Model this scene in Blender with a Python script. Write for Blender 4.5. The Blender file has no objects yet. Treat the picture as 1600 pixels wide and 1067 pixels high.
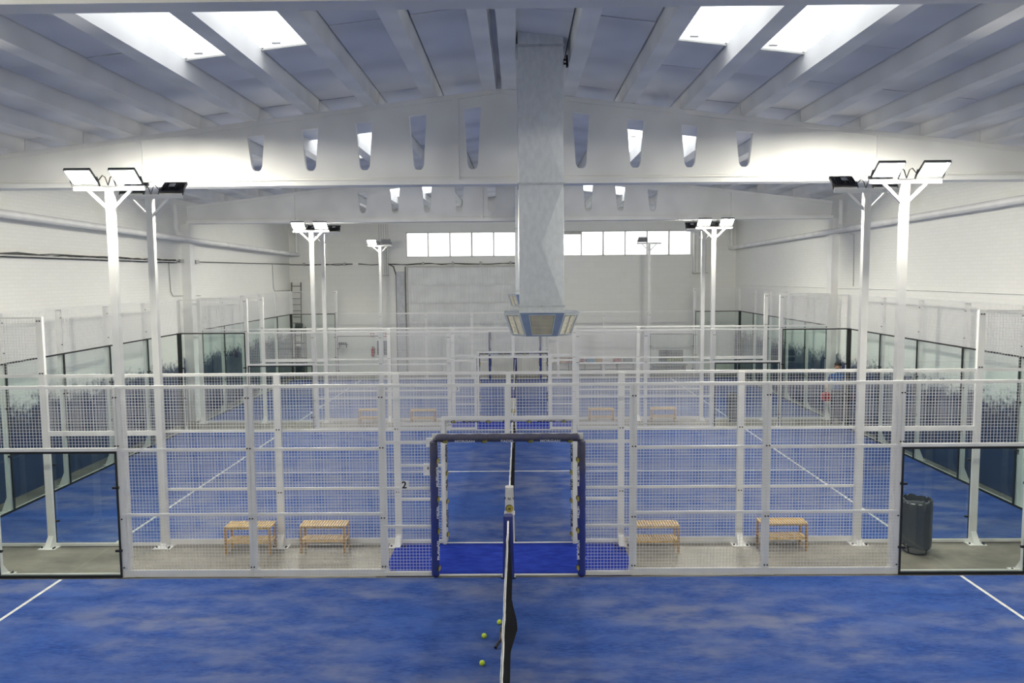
import bpy, bmesh, math, random
from mathutils import Vector, Matrix
random.seed(7)
SC = bpy.context.scene
COL = SC.collection
PI = math.pi

# ------------------------------------------------------------------ camera
CX, CZ, PT, YW, RO, FPX = 0.1927, 4.6678, 0.08455, -0.009446, 0.007903, 1225.05
cam_d = bpy.data.cameras.new('camera'); cam = bpy.data.objects.new('camera', cam_d); COL.objects.link(cam)
cam_d.sensor_width = 36; cam_d.lens = FPX / 1600 * 36; cam_d.clip_start = .05; cam_d.clip_end = 300
_yaw = Matrix(((math.cos(YW), -math.sin(YW), 0), (math.sin(YW), math.cos(YW), 0), (0, 0, 1)))
_pit = Matrix(((1, 0, 0), (0, math.cos(PT), -math.sin(PT)), (0, math.sin(PT), math.cos(PT))))
_rol = Matrix(((math.cos(RO), 0, -math.sin(RO)), (0, 1, 0), (math.sin(RO), 0, math.cos(RO))))
_m = _rol @ _pit @ _yaw          # rows: right, forward, up
R_, F_, U_ = _m[0], _m[1], _m[2]
cam.matrix_world = Matrix(((R_[0], U_[0], -F_[0], CX), (R_[1], U_[1], -F_[1], 0.0),
                           (R_[2], U_[2], -F_[2], CZ), (0, 0, 0, 1)))
SC.camera = cam

# ------------------------------------------------------------------ sky, exposure
LAMP_W = 430.0          # radiance of a floodlight lens
SKY = 3.5
world = bpy.data.worlds.new('overcast_sky'); SC.world = world; world.use_nodes = True
bg = world.node_tree.nodes['Background']
bg.inputs[0].default_value = (.93, .96, 1.0, 1); bg.inputs[1].default_value = SKY
vs = SC.view_settings
vs.view_transform = 'Standard'; vs.look = 'None'; vs.gamma = 1; vs.use_curve_mapping = False
vs.exposure = 0.05
cy = SC.cycles; cy.use_light_tree = False
cy.max_bounces = 8; cy.diffuse_bounces = 7; cy.adaptive_threshold = .035; cy.glossy_bounces = 4; cy.transmission_bounces = 8
cy.transparent_max_bounces = 40; cy.use_denoising = True; cy.sample_clamp_indirect = 6

# ------------------------------------------------------------------ materials
def new_mat(name):
    m = bpy.data.materials.new(name); m.use_nodes = True
    nt = m.node_tree; b = nt.nodes['Principled BSDF']
    return m, nt, b
def N(nt, t, **k):
    n = nt.nodes.new(t)
    for a, v in k.items(): setattr(n, a, v)
    return n
def mixcol(nt, fac, a, b):
    n = N(nt, 'ShaderNodeMix', data_type='RGBA')
    for s, v in ((n.inputs[0], fac), (n.inputs[6], a), (n.inputs[7], b)):
        if hasattr(v, 'is_output'): nt.links.new(v, s)
        else: s.default_value = v if isinstance(v, (int, float)) else (*v, 1)
    return n.outputs[2]
def noise(nt, scale, detail=4, vec=None, rough=.55):
    n = N(nt, 'ShaderNodeTexNoise'); n.inputs['Scale'].default_value = scale
    n.inputs['Detail'].default_value = detail; n.inputs['Roughness'].default_value = rough
    if vec: nt.links.new(vec, n.inputs['Vector'])
    return n.outputs['Fac']
def ramp(nt, fac, lo, hi):
    n = N(nt, 'ShaderNodeMapRange'); nt.links.new(fac, n.inputs[0])
    n.inputs[1].default_value = lo; n.inputs[2].default_value = hi
    n.interpolation_type = 'SMOOTHSTEP'
    return n.outputs[0]
def coords(nt, scale=(1, 1, 1)):
    tc = N(nt, 'ShaderNodeTexCoord'); mp = N(nt, 'ShaderNodeMapping')
    nt.links.new(tc.outputs['Object'], mp.inputs[0]); mp.inputs['Scale'].default_value = scale
    return mp.outputs[0]
def bump(nt, b, h, strength=.2, dist=.01):
    n = N(nt, 'ShaderNodeBump'); n.inputs['Strength'].default_value = strength; n.inputs['Distance'].default_value = dist
    nt.links.new(h, n.inputs['Height']); nt.links.new(n.outputs[0], b.inputs['Normal'])
def plain(name, c, rough=.5, metal=0, var=.06, scale=6, spec=.5):
    m, nt, b = new_mat(name)
    f = noise(nt, scale, 1, coords(nt))
    c2 = tuple(max(0, v * (1 - var * 2.2)) for v in c)
    nt.links.new(mixcol(nt, ramp(nt, f, .3, .7), c2, c), b.inputs['Base Color'])
    b.inputs['Roughness'].default_value = rough; b.inputs['Metallic'].default_value = metal
    b.inputs['Specular IOR Level'].default_value = spec
    return m
M = {}
M['white_steel'] = plain('white_steel', (.80, .80, .78), .4, 0, .03, 3)
M['white_wire'] = plain('white_wire', (.78, .78, .78), .45, 0, .02, 2)
M['black_seal'] = plain('black_seal', (.012, .014, .014), .5)
M['black_metal'] = plain('black_metal', (.015, .015, .016), .45)
M['bolt'] = plain('bolt', (.02, .02, .02), .4)
M['concrete_paint'] = plain('concrete_paint', (.89, .89, .875), .75, 0, .05, 1.2, .2)
M['panel_paint'] = plain('panel_paint', (.86, .86, .865), .8, 0, .07, .9, .2)
M['pipe'] = plain('pipe', (.85, .85, .84), .5, 0, .05, 2)
M['cable'] = plain('cable', (.10, .10, .10), .6)
M['tray'] = plain('tray', (.45, .46, .46), .5)
M['line'] = plain('line', (.72, .73, .70), .9, 0, .08, 8, .1)
M['backing'] = plain('backing', (.14, .14, .15), .9)
M['net'] = plain('net', (.008, .008, .008), .8)
M['tape'] = plain('tape', (.90, .90, .88), .7, 0, .08, 12)
M['ball'] = plain('ball', (.62, .80, .06), .9, 0, .1, 60, .1)
M['racket'] = plain('racket', (.012, .010, .010), .35)
M['racket_red'] = plain('racket_red', (.07, .02, .018), .4)
M['wood'] = plain('wood', (.72, .50, .20), .5, 0, .14, 9)
M['wood_leg'] = plain('wood_leg', (.50, .30, .12), .5, 0, .12, 9)
M['lamp_case'] = plain('lamp_case', (.03, .03, .032), .4)
M['lamp_grey'] = plain('lamp_grey', (.35, .36, .36), .4)
M['alu'] = plain('alu', (.45, .46, .46), .4, .6)
M['ladder'] = plain('ladder', (.16, .16, .15), .5, .3)
M['door_paint'] = plain('door_paint', (.70, .72, .72), .5, 0, .05, 1.5)
M['frame_grey'] = plain('frame_grey', (.50, .50, .47), .5)
M['red'] = plain('red', (.45, .02, .02), .4)
M['dark_board'] = plain('dark_board', (.06, .07, .075), .5, 0, .2, 15)
M['white_sign'] = plain('white_sign', (.85, .85, .83), .5)
M['ink'] = plain('ink', (.015, .015, .015), .6)
M['white_ink'] = plain('white_ink', (.75, .76, .80), .6)
M['yellow'] = plain('yellow', (.46, .38, .06), .6, 0, .1, 30)
M['grey_bench'] = plain('grey_bench', (.20, .21, .21), .6)
M['green_yellow'] = plain('green_yellow', (.35, .42, .08), .6)
M['skin'] = plain('skin', (.50, .28, .19), .6)
M['shirt'] = plain('shirt', (.03, .10, .28), .8)
M['trousers'] = plain('trousers', (.02, .03, .07), .8)
M['shoe'] = plain('shoe', (.03, .03, .03), .6)
M['hair'] = plain('hair', (.02, .014, .01), .7)
M['box_grey'] = plain('box_grey', (.50, .52, .55), .5)
for nm, c in dict(tan=(.45, .28, .14), orange=(.55, .24, .06), brick=(.40, .12, .07), sky=(.13, .32, .48), gold=(.50, .33, .06), crimson=(.38, .05, .05), slate=(.18, .21, .22)).items():
    M['crate_' + nm] = plain('crate_' + nm, c, .6)

def turf_mat():
    m, nt, b = new_mat('blue_turf')
    v = coords(nt); vs_ = coords(nt, (.5, 1.0, 1.0))
    broad = noise(nt, .55, 6, vs_, .62); mid = noise(nt, 2.6, 5, vs_, .6); fine = noise(nt, 45, 2, coords(nt, (.25, 1, 1)))
    base = mixcol(nt, ramp(nt, mid, .35, .7), (.020, .052, .215), (.032, .085, .31))
    base = mixcol(nt, ramp(nt, fine, .3, .75), base, (.038, .095, .32))
    # silica sand lying on the pile in drifts
    mul = N(nt, 'ShaderNodeMath', operation='MULTIPLY')
    nt.links.new(ramp(nt, broad, .33, .66), mul.inputs[0]); nt.links.new(ramp(nt, mid, .30, .72), mul.inputs[1])
    mul2 = N(nt, 'ShaderNodeMath', operation='MULTIPLY'); nt.links.new(mul.outputs[0], mul2.inputs[0]); mul2.inputs[1].default_value = .72
    nt.links.new(mixcol(nt, mul2.outputs[0], base, (.20, .205, .25)), b.inputs['Base Color'])
    b.inputs['Roughness'].default_value = .95; b.inputs['Specular IOR Level'].default_value = .15
    bump(nt, b, noise(nt, 160, 2, v), .35, .006)
    return m
M['turf'] = turf_mat()
def mat_mat():
    m, nt, b = new_mat('blue_mat')
    f = noise(nt, 7, 5, coords(nt, (.6, 1.6, 1)))
    nt.links.new(mixcol(nt, ramp(nt, f, .3, .75), (.010, .024, .24), (.018, .045, .33)), b.inputs['Base Color'])
    b.inputs['Roughness'].default_value = .95; b.inputs['Specular IOR Level'].default_value = .1
    bump(nt, b, noise(nt, 140, 2, coords(nt)), .4, .006)
    return m
M['mat'] = mat_mat()
def concrete_mat():
    m, nt, b = new_mat('concrete_floor')
    f = noise(nt, 1.4, 7, coords(nt, (.6, 1, 1)), .65); g = noise(nt, 9, 5, coords(nt, (.3, 1, 1)))
    c = mixcol(nt, ramp(nt, f, .3, .72), (.13, .122, .10), (.29, .268, .225))
    nt.links.new(mixcol(nt, ramp(nt, g, .45, .8), c, (.20, .185, .155)), b.inputs['Base Color'])
    b.inputs['Roughness'].default_value = .42; b.inputs['Specular IOR Level'].default_value = .35
    return m
M['concrete'] = concrete_mat()
def wall_mat(name, swap, col, navy, bw, bh, bstr):
    m, nt, b = new_mat(name)
    tc = N(nt, 'ShaderNodeTexCoord'); sp = N(nt, 'ShaderNodeSeparateXYZ'); nt.links.new(tc.outputs['Object'], sp.inputs[0])
    cb = N(nt, 'ShaderNodeCombineXYZ'); nt.links.new(sp.outputs[1 if swap else 0], cb.inputs[0]); nt.links.new(sp.outputs[2], cb.inputs[1])
    br = N(nt, 'ShaderNodeTexBrick'); nt.links.new(cb.outputs[0], br.inputs['Vector'])
    br.inputs['Scale'].default_value = 1; br.inputs['Brick Width'].default_value = bw; br.inputs['Row Height'].default_value = bh
    br.inputs['Mortar Size'].default_value = .007; br.inputs['Mortar Smooth'].default_value = .6
    br.inputs['Color1'].default_value = (*col, 1); br.inputs['Color2'].default_value = (*[v * .975 for v in col], 1)
    br.inputs['Mortar'].default_value = (*[v * .915 for v in col], 1)
    blot = noise(nt, .7, 5, cb.outputs[0])
    c = mixcol(nt, ramp(nt, blot, .55, .85), br.outputs['Color'], tuple(v * f for v, f in zip(col, (.93, .93, .88))))
    if navy:   # dark blue paint brushed over the lower bricks, with a ragged top edge
        n1 = noise(nt, 1.1, 3, cb.outputs[0]); n2 = noise(nt, 7, 6, cb.outputs[0], .75)
        a = N(nt, 'ShaderNodeMath', operation='MULTIPLY_ADD'); nt.links.new(n1, a.inputs[0]); a.inputs[1].default_value = -.9; nt.links.new(sp.outputs[2], a.inputs[2])
        a2 = N(nt, 'ShaderNodeMath', operation='MULTIPLY_ADD'); nt.links.new(n2, a2.inputs[0]); a2.inputs[1].default_value = -1.5; nt.links.new(a.outputs[0], a2.inputs[2])
        fac = ramp(nt, a2.outputs[0], 1.0, .52)
        c = mixcol(nt, fac, c, (.033, .050, .108))
    nt.links.new(c, b.inputs['Base Color']); b.inputs['Roughness'].default_value = .7; b.inputs['Specular IOR Level'].default_value = .25
    bump(nt, b, br.outputs['Fac'], -bstr, .01)
    return m
M['wall_brick'] = wall_mat('wall_brick', True, (.86, .862, .83), True, .26, .083, .35)
M['wall_block'] = wall_mat('wall_block', False, (.77, .775, .745), False, .5, .25, .15)
def glass_mat():
    m, nt, b = new_mat('court_glass')
    out = [n for n in nt.nodes if n.type == 'OUTPUT_MATERIAL'][0]; nt.nodes.remove(b)
    tr = N(nt, 'ShaderNodeBsdfTransparent'); tr.inputs[0].default_value = (.948, .972, .962, 1)
    gl = N(nt, 'ShaderNodeBsdfGlossy'); gl.inputs[0].default_value = (.9, 1, .97, 1); gl.inputs['Roughness'].default_value = .02
    fr = N(nt, 'ShaderNodeFresnel'); fr.inputs[0].default_value = 1.45
    ge = N(nt, 'ShaderNodeNewGeometry'); inv = N(nt, 'ShaderNodeMath', operation='SUBTRACT'); inv.inputs[0].default_value = 1; nt.links.new(ge.outputs['Backfacing'], inv.inputs[1])
    mu = N(nt, 'ShaderNodeMath', operation='MULTIPLY'); nt.links.new(fr.outputs[0], mu.inputs[0]); nt.links.new(inv.outputs[0], mu.inputs[1])
    mx = N(nt, 'ShaderNodeMixShader'); nt.links.new(mu.outputs[0], mx.inputs[0]); nt.links.new(tr.outputs[0], mx.inputs[1]); nt.links.new(gl.outputs[0], mx.inputs[2])
    nt.links.new(mx.outputs[0], out.inputs[0]); return m
M['glass'] = glass_mat()
def sheet_mat(name, c):
    m, nt, b = new_mat(name)
    out = [n for n in nt.nodes if n.type == 'OUTPUT_MATERIAL'][0]; nt.nodes.remove(b)
    t = N(nt, 'ShaderNodeBsdfTranslucent'); d = N(nt, 'ShaderNodeBsdfDiffuse'); mx = N(nt, 'ShaderNodeMixShader')
    f = noise(nt, 3, 4, coords(nt)); cc = mixcol(nt, ramp(nt, f, .3, .8), c, tuple(v * .93 for v in c))
    nt.links.new(cc, t.inputs[0]); nt.links.new(cc, d.inputs[0]); mx.inputs[0].default_value = .15
    nt.links.new(t.outputs[0], mx.inputs[1]); nt.links.new(d.outputs[0], mx.inputs[2]); nt.links.new(mx.outputs[0], out.inputs[0])
    return m
M['sheet'] = sheet_mat('translucent_sheet', (.93, .93, .92))
def emit_mat():
    m, nt, b = new_mat('floodlight_lens')
    b.inputs['Base Color'].default_value = (.9, .9, .9, 1)
    b.inputs['Emission Color'].default_value = (1, .955, .82, 1); b.inputs['Emission Strength'].default_value = LAMP_W
    return m
M['lens'] = emit_mat()
def galv():
    m, nt, b = new_mat('galvanised_steel')
    f = noise(nt, 14, 4, coords(nt, (1, 1, .5)))
    nt.links.new(mixcol(nt, ramp(nt, f, .3, .7), (.62, .65, .68), (.70, .73, .76)), b.inputs['Base Color'])
    b.inputs['Metallic'].default_value = .5; b.inputs['Roughness'].default_value = .4
    return m
M['galv'] = galv()
M['diffuser_blue'] = plain('diffuser_blue', (.22, .29, .43), .5)
M['diffuser_grey'] = plain('diffuser_grey', (.52, .56, .59), .45)
M['louvre'] = plain('louvre', (.74, .71, .60), .45, .1)
M['dark_inside'] = plain('dark_inside', (.05, .05, .05), .8)
def pad_mat(name, c, fade, seed):
    m, nt, b = new_mat(name)
    f = noise(nt, 1.1, 4, coords(nt)); g = noise(nt, 25, 3, coords(nt))
    tc = N(nt, 'ShaderNodeTexCoord'); sp = N(nt, 'ShaderNodeSeparateXYZ'); nt.links.new(tc.outputs['Object'], sp.inputs[0])
    a = N(nt, 'ShaderNodeMath', operation='MULTIPLY_ADD'); nt.links.new(sp.outputs[2], a.inputs[0]); a.inputs[1].default_value = .32; nt.links.new(f, a.inputs[2])
    c1 = mixcol(nt, ramp(nt, a.outputs[0], .76, 1.12), c, fade)
    nt.links.new(mixcol(nt, ramp(nt, g, .4, .9), c1, tuple(v * .75 for v in c)), b.inputs['Base Color'])
    b.inputs['Roughness'].default_value = .55
    return m
M['pad_blue'] = pad_mat('pad_blue', (.020, .035, .20), (.065, .062, .085), 0)
M['pad_white'] = plain('pad_white', (.66, .65, .60), .6, 0, .06, 5)
def bag_mat():
    m, nt, b = new_mat('bin_bag')
    b.inputs['Base Color'].default_value = (.06, .068, .075, 1); b.inputs['Roughness'].default_value = .35
    bump(nt, b, noise(nt, 18, 5, coords(nt, (1, 1, .25))), .5, .02)
    return m
M['bag'] = bag_mat()

# ------------------------------------------------------------------ mesh helpers
class MB:
    def __init__(s): s.v = []; s.f = []
    def add(s, vs, fs):
        o = len(s.v); s.v += [tuple(p) for p in vs]; s.f += [tuple(i + o for i in f) for f in fs]; return s
    def box(s, x0, x1, y0, y1, z0, z1):
        return s.add([(x0, y0, z0), (x1, y0, z0), (x1, y1, z0), (x0, y1, z0), (x0, y0, z1), (x1, y0, z1), (x1, y1, z1), (x0, y1, z1)],
                     [(0, 3, 2, 1), (4, 5, 6, 7), (0, 1, 5, 4), (1, 2, 6, 5), (2, 3, 7, 6), (3, 0, 4, 7)])
    def bar(s, p, q, w, h, up=(0, 0, 1)):
        p = Vector(p); q = Vector(q); d = (q - p).normalized(); u = Vector(up)
        if abs(d.dot(u)) > .98: u = Vector((0, 1, 0))
        a = d.cross(u).normalized(); b = a.cross(d).normalized(); a *= w / 2; b *= h / 2
        return s.add([p - a - b, p + a - b, p + a + b, p - a + b, q - a - b, q + a - b, q + a + b, q - a + b],
                     [(0, 1, 2, 3), (7, 6, 5, 4), (0, 4, 5, 1), (1, 5, 6, 2), (2, 6, 7, 3), (3, 7, 4, 0)])
    def tube(s, pts, r, n=8, cap=True):
        pts = [Vector(p) for p in pts]; rr = r if isinstance(r, (list, tuple)) else [r] * len(pts)
        o = len(s.v); ref = None
        for i, p in enumerate(pts):
            d = (pts[min(i + 1, len(pts) - 1)] - pts[max(i - 1, 0)]).normalized()
            if ref is None:
                ref = Vector((0, 0, 1)) if abs(d.z) < .9 else Vector((1, 0, 0))
            a = d.cross(ref)
            if a.length < 1e-4: a = d.cross(Vector((0, 1, 0)))
            a.normalize(); b = a.cross(d).normalized(); ref = b
            for k in range(n):
                t = 2 * PI * k / n; s.v.append(tuple(p + (a * math.cos(t) + b * math.sin(t)) * rr[i]))
        for i in range(len(pts) - 1):
            for k in range(n):
                k2 = (k + 1) % n; s.f.append((o + i * n + k, o + i * n + k2, o + (i + 1) * n + k2, o + (i + 1) * n + k))
        if cap:
            s.f.append(tuple(o + k for k in range(n))[::-1]); e = o + (len(pts) - 1) * n; s.f.append(tuple(e + k for k in range(n)))
        return s
    def prism(s, poly, y0, y1):      # polygon in x,z extruded along y
        n = len(poly)
        return s.add([(x, y0, z) for x, z in poly] + [(x, y1, z) for x, z in poly],
                     [tuple(range(n))] + [tuple(range(2 * n - 1, n - 1, -1))] + [(i, n + i, n + (i + 1) % n, (i + 1) % n) for i in range(n)])
    def mesh(s, name, mat, smooth=False):
        me = bpy.data.meshes.new(name); me.from_pydata(s.v, [], s.f)
        bm = bmesh.new(); bm.from_mesh(me); bmesh.ops.recalc_face_normals(bm, faces=bm.faces); bm.to_mesh(me); bm.free()
        for m_ in (mat if isinstance(mat, (list, tuple)) else [mat]): me.materials.append(M[m_])
        if smooth:
            me.polygons.foreach_set('use_smooth', [True] * len(me.polygons)); me.set_sharp_from_angle(angle=math.radians(40))
        return me
    def build(s, name, mat, parent=None, smooth=False, loc=(0, 0, 0), kind=None):
        return place(name, s.mesh(name, mat, smooth), parent, loc, kind)
def place(name, me, parent=None, loc=(0, 0, 0), kind=None, rot=None):
    o = bpy.data.objects.new(name, me); COL.objects.link(o); o.location = loc
    if rot: o.rotation_euler = rot
    if parent: o.parent = parent
    if kind: o['kind'] = kind
    return o
def thing(name, label, cat, loc=(0, 0, 0), group=None, rotz=0):
    o = bpy.data.objects.new(name, None); COL.objects.link(o); o.location = loc; o.rotation_euler = (0, 0, rotz)
    o.empty_display_size = .1
    return tag(o, label, cat, group)
def tag(o, label, cat, group=None):
    o['label'] = label; o['category'] = cat
    if group: o['group'] = group
    return o
def copy_tree(o, parent=None):
    c = o.copy(); COL.objects.link(c); c.parent = parent
    for ch in list(o.children): copy_tree(ch, c)
    return c
_cache = {}
def cached(key, fn):
    if key not in _cache: _cache[key] = fn()
    return _cache[key]
def text_mesh(txt, size, mat, depth=.001):
    def mk():
        cu = bpy.data.curves.new('lettering', 'FONT'); cu.body = txt; cu.size = size; cu.extrude = depth
        cu.offset = size * .03; cu.align_x = 'CENTER'; cu.align_y = 'CENTER'; cu.resolution_u = 3
        ob = bpy.data.objects.new('lettering_tmp', cu); COL.objects.link(ob)
        dg = bpy.context.evaluated_depsgraph_get(); me = bpy.data.meshes.new_from_object(ob.evaluated_get(dg))
        bpy.data.objects.remove(ob); me.materials.clear(); me.materials.append(M[mat]); return me
    return cached(('txt', txt, size, mat), mk)

# ------------------------------------------------------------------ key dimensions (metres)
Y1, Y2, Y3, Y4, Y5 = 11.83, 13.35, 23.35, 24.93, 34.93
WL, WR, YB, YF = -10.62, 10.36, 37.0, -4.0
RX = -.155
def zr(x): return 8.16 - .119 * abs(x - RX)
def struct(o): o['kind'] = 'structure'; return o

# ------------------------------------------------------------------ floor and turf
struct(MB().box(WL - .2, WR + .2, YF - .2, YB + .2, -.3, 0).build('floor', 'concrete'))
def turf(y0, y1, label):
    t = struct(MB().box(-10, 10, y0, y1, -.001, .012).build('floor_turf', 'turf')); t['label'] = label
    ym = (y0 + y1) / 2
    for s in (-1, 1):
        MB().box(s * 6.95 - .025, s * 6.95 + .025, y0 + .02, y1 - .02, .0125, .0145).build('court_line', 'line', t)
    MB().box(-6.92, 6.92, ym - .025, ym + .025, .0125, .0145).build('court_line', 'line', t)
    return t
turf(Y1 - 10, Y1 - .06, 'blue sanded turf of the nearest padel court')
turf(Y2 + .03, Y3 - .03, 'blue sanded turf of the middle padel court')
turf(Y4 + .03, Y5 - .03, 'blue sanded turf of the farthest padel court')

# ------------------------------------------------------------------ walls
HS = 7.35
struct(MB().box(WL - .25, WL, YF, YB, 0, zr(WL) + .32).build('wall_left', 'wall_brick'))
struct(MB().box(WR, WR + .25, YF, YB, 0, zr(WR) + .32).build('wall_right', 'wall_brick'))
WX0, WX1, WZ0, WZ1 = -5.09, 8.26, 5.53, 6.70
wb = MB()
wb.box(WL, WR, YB, YB + .25, 0, WZ0); wb.box(WL, WX0, YB, YB + .25, WZ0, WZ1); wb.box(WX1, WR, YB, YB + .25, WZ0, WZ1)
wb.prism([(WL, WZ1), (WR, WZ1), (WR, zr(WR) + .32), (RX, zr(RX) + .32), (WL, zr(WL) + .32)], YB, YB + .25)
struct(wb.build('wall_back', 'wall_block'))
struct(MB().prism([(WL, 0), (WR, 0), (WR, zr(WR) + .32), (RX, zr(RX) + .32), (WL, zr(WL) + .32)], YF - .25, YF).build('wall_front', 'wall_block'))

# window strip high in the back wall
win = struct(MB().box(WX0, WX1, YB + .05, YB + .11, WZ0, WZ0 + .04).box(WX0, WX1, YB + .05, YB + .11, WZ1 - .04, WZ1).build('window_1', 'frame_grey'))
npane = 13; pw = (WX1 - WX0) / npane
for i in range(npane + 1):
    x = WX0 + i * pw; w = .045 if i % 3 else .06
    MB().box(max(WX0, x - w / 2), min(WX1, x + w / 2), YB + .03, YB + .12, WZ0 + .04, WZ1 - .04).build('mullion', 'frame_grey', win)
pane_me = MB().box(0, pw, YB + .07, YB + .08, WZ0 + .02, WZ1 - .02).mesh('pane', 'sheet')
for i in range(npane): place('pane', pane_me, win, (WX0 + i * pw, 0, 0))
MB().box(WX0 + 7 * pw, WX0 + 8 * pw, YB + .01, YB + .06, WZ1 - .16, WZ1 - .02).build('blind_box', 'frame_grey', win)

# ------------------------------------------------------------------ roof
SPANS = [(YF, 5.13), (5.13, 15.16), (15.16, 25.33), (25.33, YB)]
SKYY = [(-1.6, 1.7), (8.5, 11.82), (18.67, 21.99), (28.84, 32.16)]
def pin(s, k): return RX + s * ((.042 if k else .058) + 1.13 * k)          # inner edge of purlin k
edges = {}
ceil_mb = MB()
def slab(mb, x0, x1, y0, y1, dz0, dz1):
    a, b = sorted((x0, x1))
    mb.add([(a, y0, zr(a) + dz0), (b, y0, zr(b) + dz0), (b, y1, zr(b) + dz0), (a, y1, zr(a) + dz0),
            (a, y0, zr(a) + dz1), (b, y0, zr(b) + dz1), (b, y1, zr(b) + dz1), (a, y1, zr(a) + dz1)],
           [(0, 3, 2, 1), (4, 5, 6, 7), (0, 1, 5, 4), (1, 2, 6, 5), (2, 3, 7, 6), (3, 0, 4, 7)])
for s in (-1, 1):
    wx = WL - .3 if s < 0 else WR + .3
    xs = [RX] + [pin(s, k) + s * .13 for k in range(9)] + [wx]
    for i in range(len(xs) - 1):
        if i in (3, 4):
            ys = [YF - .3] + [y for p in SKYY for y in p] + [YB + .3]
            for j in range(0, len(ys), 2): slab(ceil_mb, xs[i], xs[i + 1], ys[j], ys[j + 1], .30, .38)
        else: slab(ceil_mb, xs[i], xs[i + 1], YF - .3, YB + .3, .30, .38)
ceiling = struct(ceil_mb.build('ceiling', 'backing'))
for si, (ya, yb) in enumerate(SPANS):
    for s in (-1, 1):
        for k in range(9):
            x0 = pin(s, k); xc = x0 + s * .13; z = zr(xc); L = yb - ya - .02
            me = cached(('purlin', round(L, 3)), lambda: MB().add(
                [(-.13, 0, 0), (.13, 0, 0), (.15, 0, .31), (-.15, 0, .31), (-.13, L, 0), (.13, L, 0), (.15, L, .31), (-.15, L, .31)],
                [(0, 1, 2, 3), (7, 6, 5, 4), (0, 4, 5, 1), (1, 5, 6, 2), (2, 6, 7, 3), (3, 7, 4, 0)]).mesh('purlin', 'concrete_paint'))
            place('purlin', me, ceiling, (xc, ya + .01, z))
        # roof panels lying between the purlins
        xs = [RX] + [pin(s, k) for k in range(9)]
        spans = [(pin(s, k) + s * .27, pin(s, k + 1) - s * .045) for k in range(8)] + [(pin(s, 8) + s * .27, WL if s < 0 else WR)]
        if s > 0: spans.append((pin(-1, 0), pin(1, 0)))
        if ya < 0: continue
        for bi, (a, b) in enumerate(spans):
            a, b = sorted((a, b)); w = b - a
            n = 5; L = (yb - ya) / n
            for j in range(n):
                y0 = ya + j * L + .006; y1 = ya + (j + 1) * L - .006
                segs = [(y0, y1)]
                if bi in (2, 3):
                    q0, q1 = SKYY[si]; segs = [(max(y0, u), min(y1, v)) for u, v in ((y0, q0), (q1, y1)) if min(y1, v) - max(y0, u) > .02]
                for (u, v) in segs:
                    if bi == 9: me_mb = MB().box(0, w, 0, v - u, .235, .31); dz = zr(a)
                    else:
                        h = zr(b) - zr(a); dz = zr(a)
                        me_mb = MB().add([(0, 0, .235), (w, 0, h + .235), (w, v - u, h + .235), (0, v - u, .235), (0, 0, .305), (w, 0, h + .305), (w, v - u, h + .305), (0, v - u, .305)],
                                         [(0, 3, 2, 1), (4, 5, 6, 7), (0, 1, 5, 4), (1, 2, 6, 5), (2, 3, 7, 6), (3, 0, 4, 7)])
                    me = cached(('rp', s, bi == 9, round(w, 3), round(v - u, 3)), lambda: me_mb.mesh('roof_panel', 'panel_paint'))
                    place('roof_panel', me, ceiling, (a, u, dz + (random.uniform(-.006, .006))))
# skylights of corrugated translucent sheet
wn = 2
for (q0, q1) in SKYY:
    for s in (-1, 1):
        for k in (2, 3):
            a, b = sorted((pin(s, k) + s * .30, pin(s, k + 1) - s * .02))
            n = int((q1 - q0 + .04) / .03); mb = MB()
            for i in range(n + 1):
                y = q0 - .02 + i * .03; dz = .268 + .02 * math.sin(i * .03 / .165 * 2 * PI)
                mb.v += [(a - .05, y, zr(a - .05) + dz), (b + .05, y, zr(b + .05) + dz)]
            mb.f = [(2 * i, 2 * i + 1, 2 * i + 3, 2 * i + 2) for i in range(n)]
            w = struct(mb.build('window_%d' % wn, 'sheet', smooth=True)); wn += 1
            c = MB()
            for (y, t) in ((q0, -.02), (q1, 0)): slab(c, a, b, y - .01, y + .012, .228, .25)
            c.build('curb', 'frame_grey', w)
            for px_, py_ in ((.35, q1 - .25), (.7, q0 + .9)):
                xx = a + (b - a) * px_; MB().box(xx - .06, xx + .06, py_, py_ + .05, zr(xx) + .232, zr(xx) + .25).build('clip', 'frame_grey', w)

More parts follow.
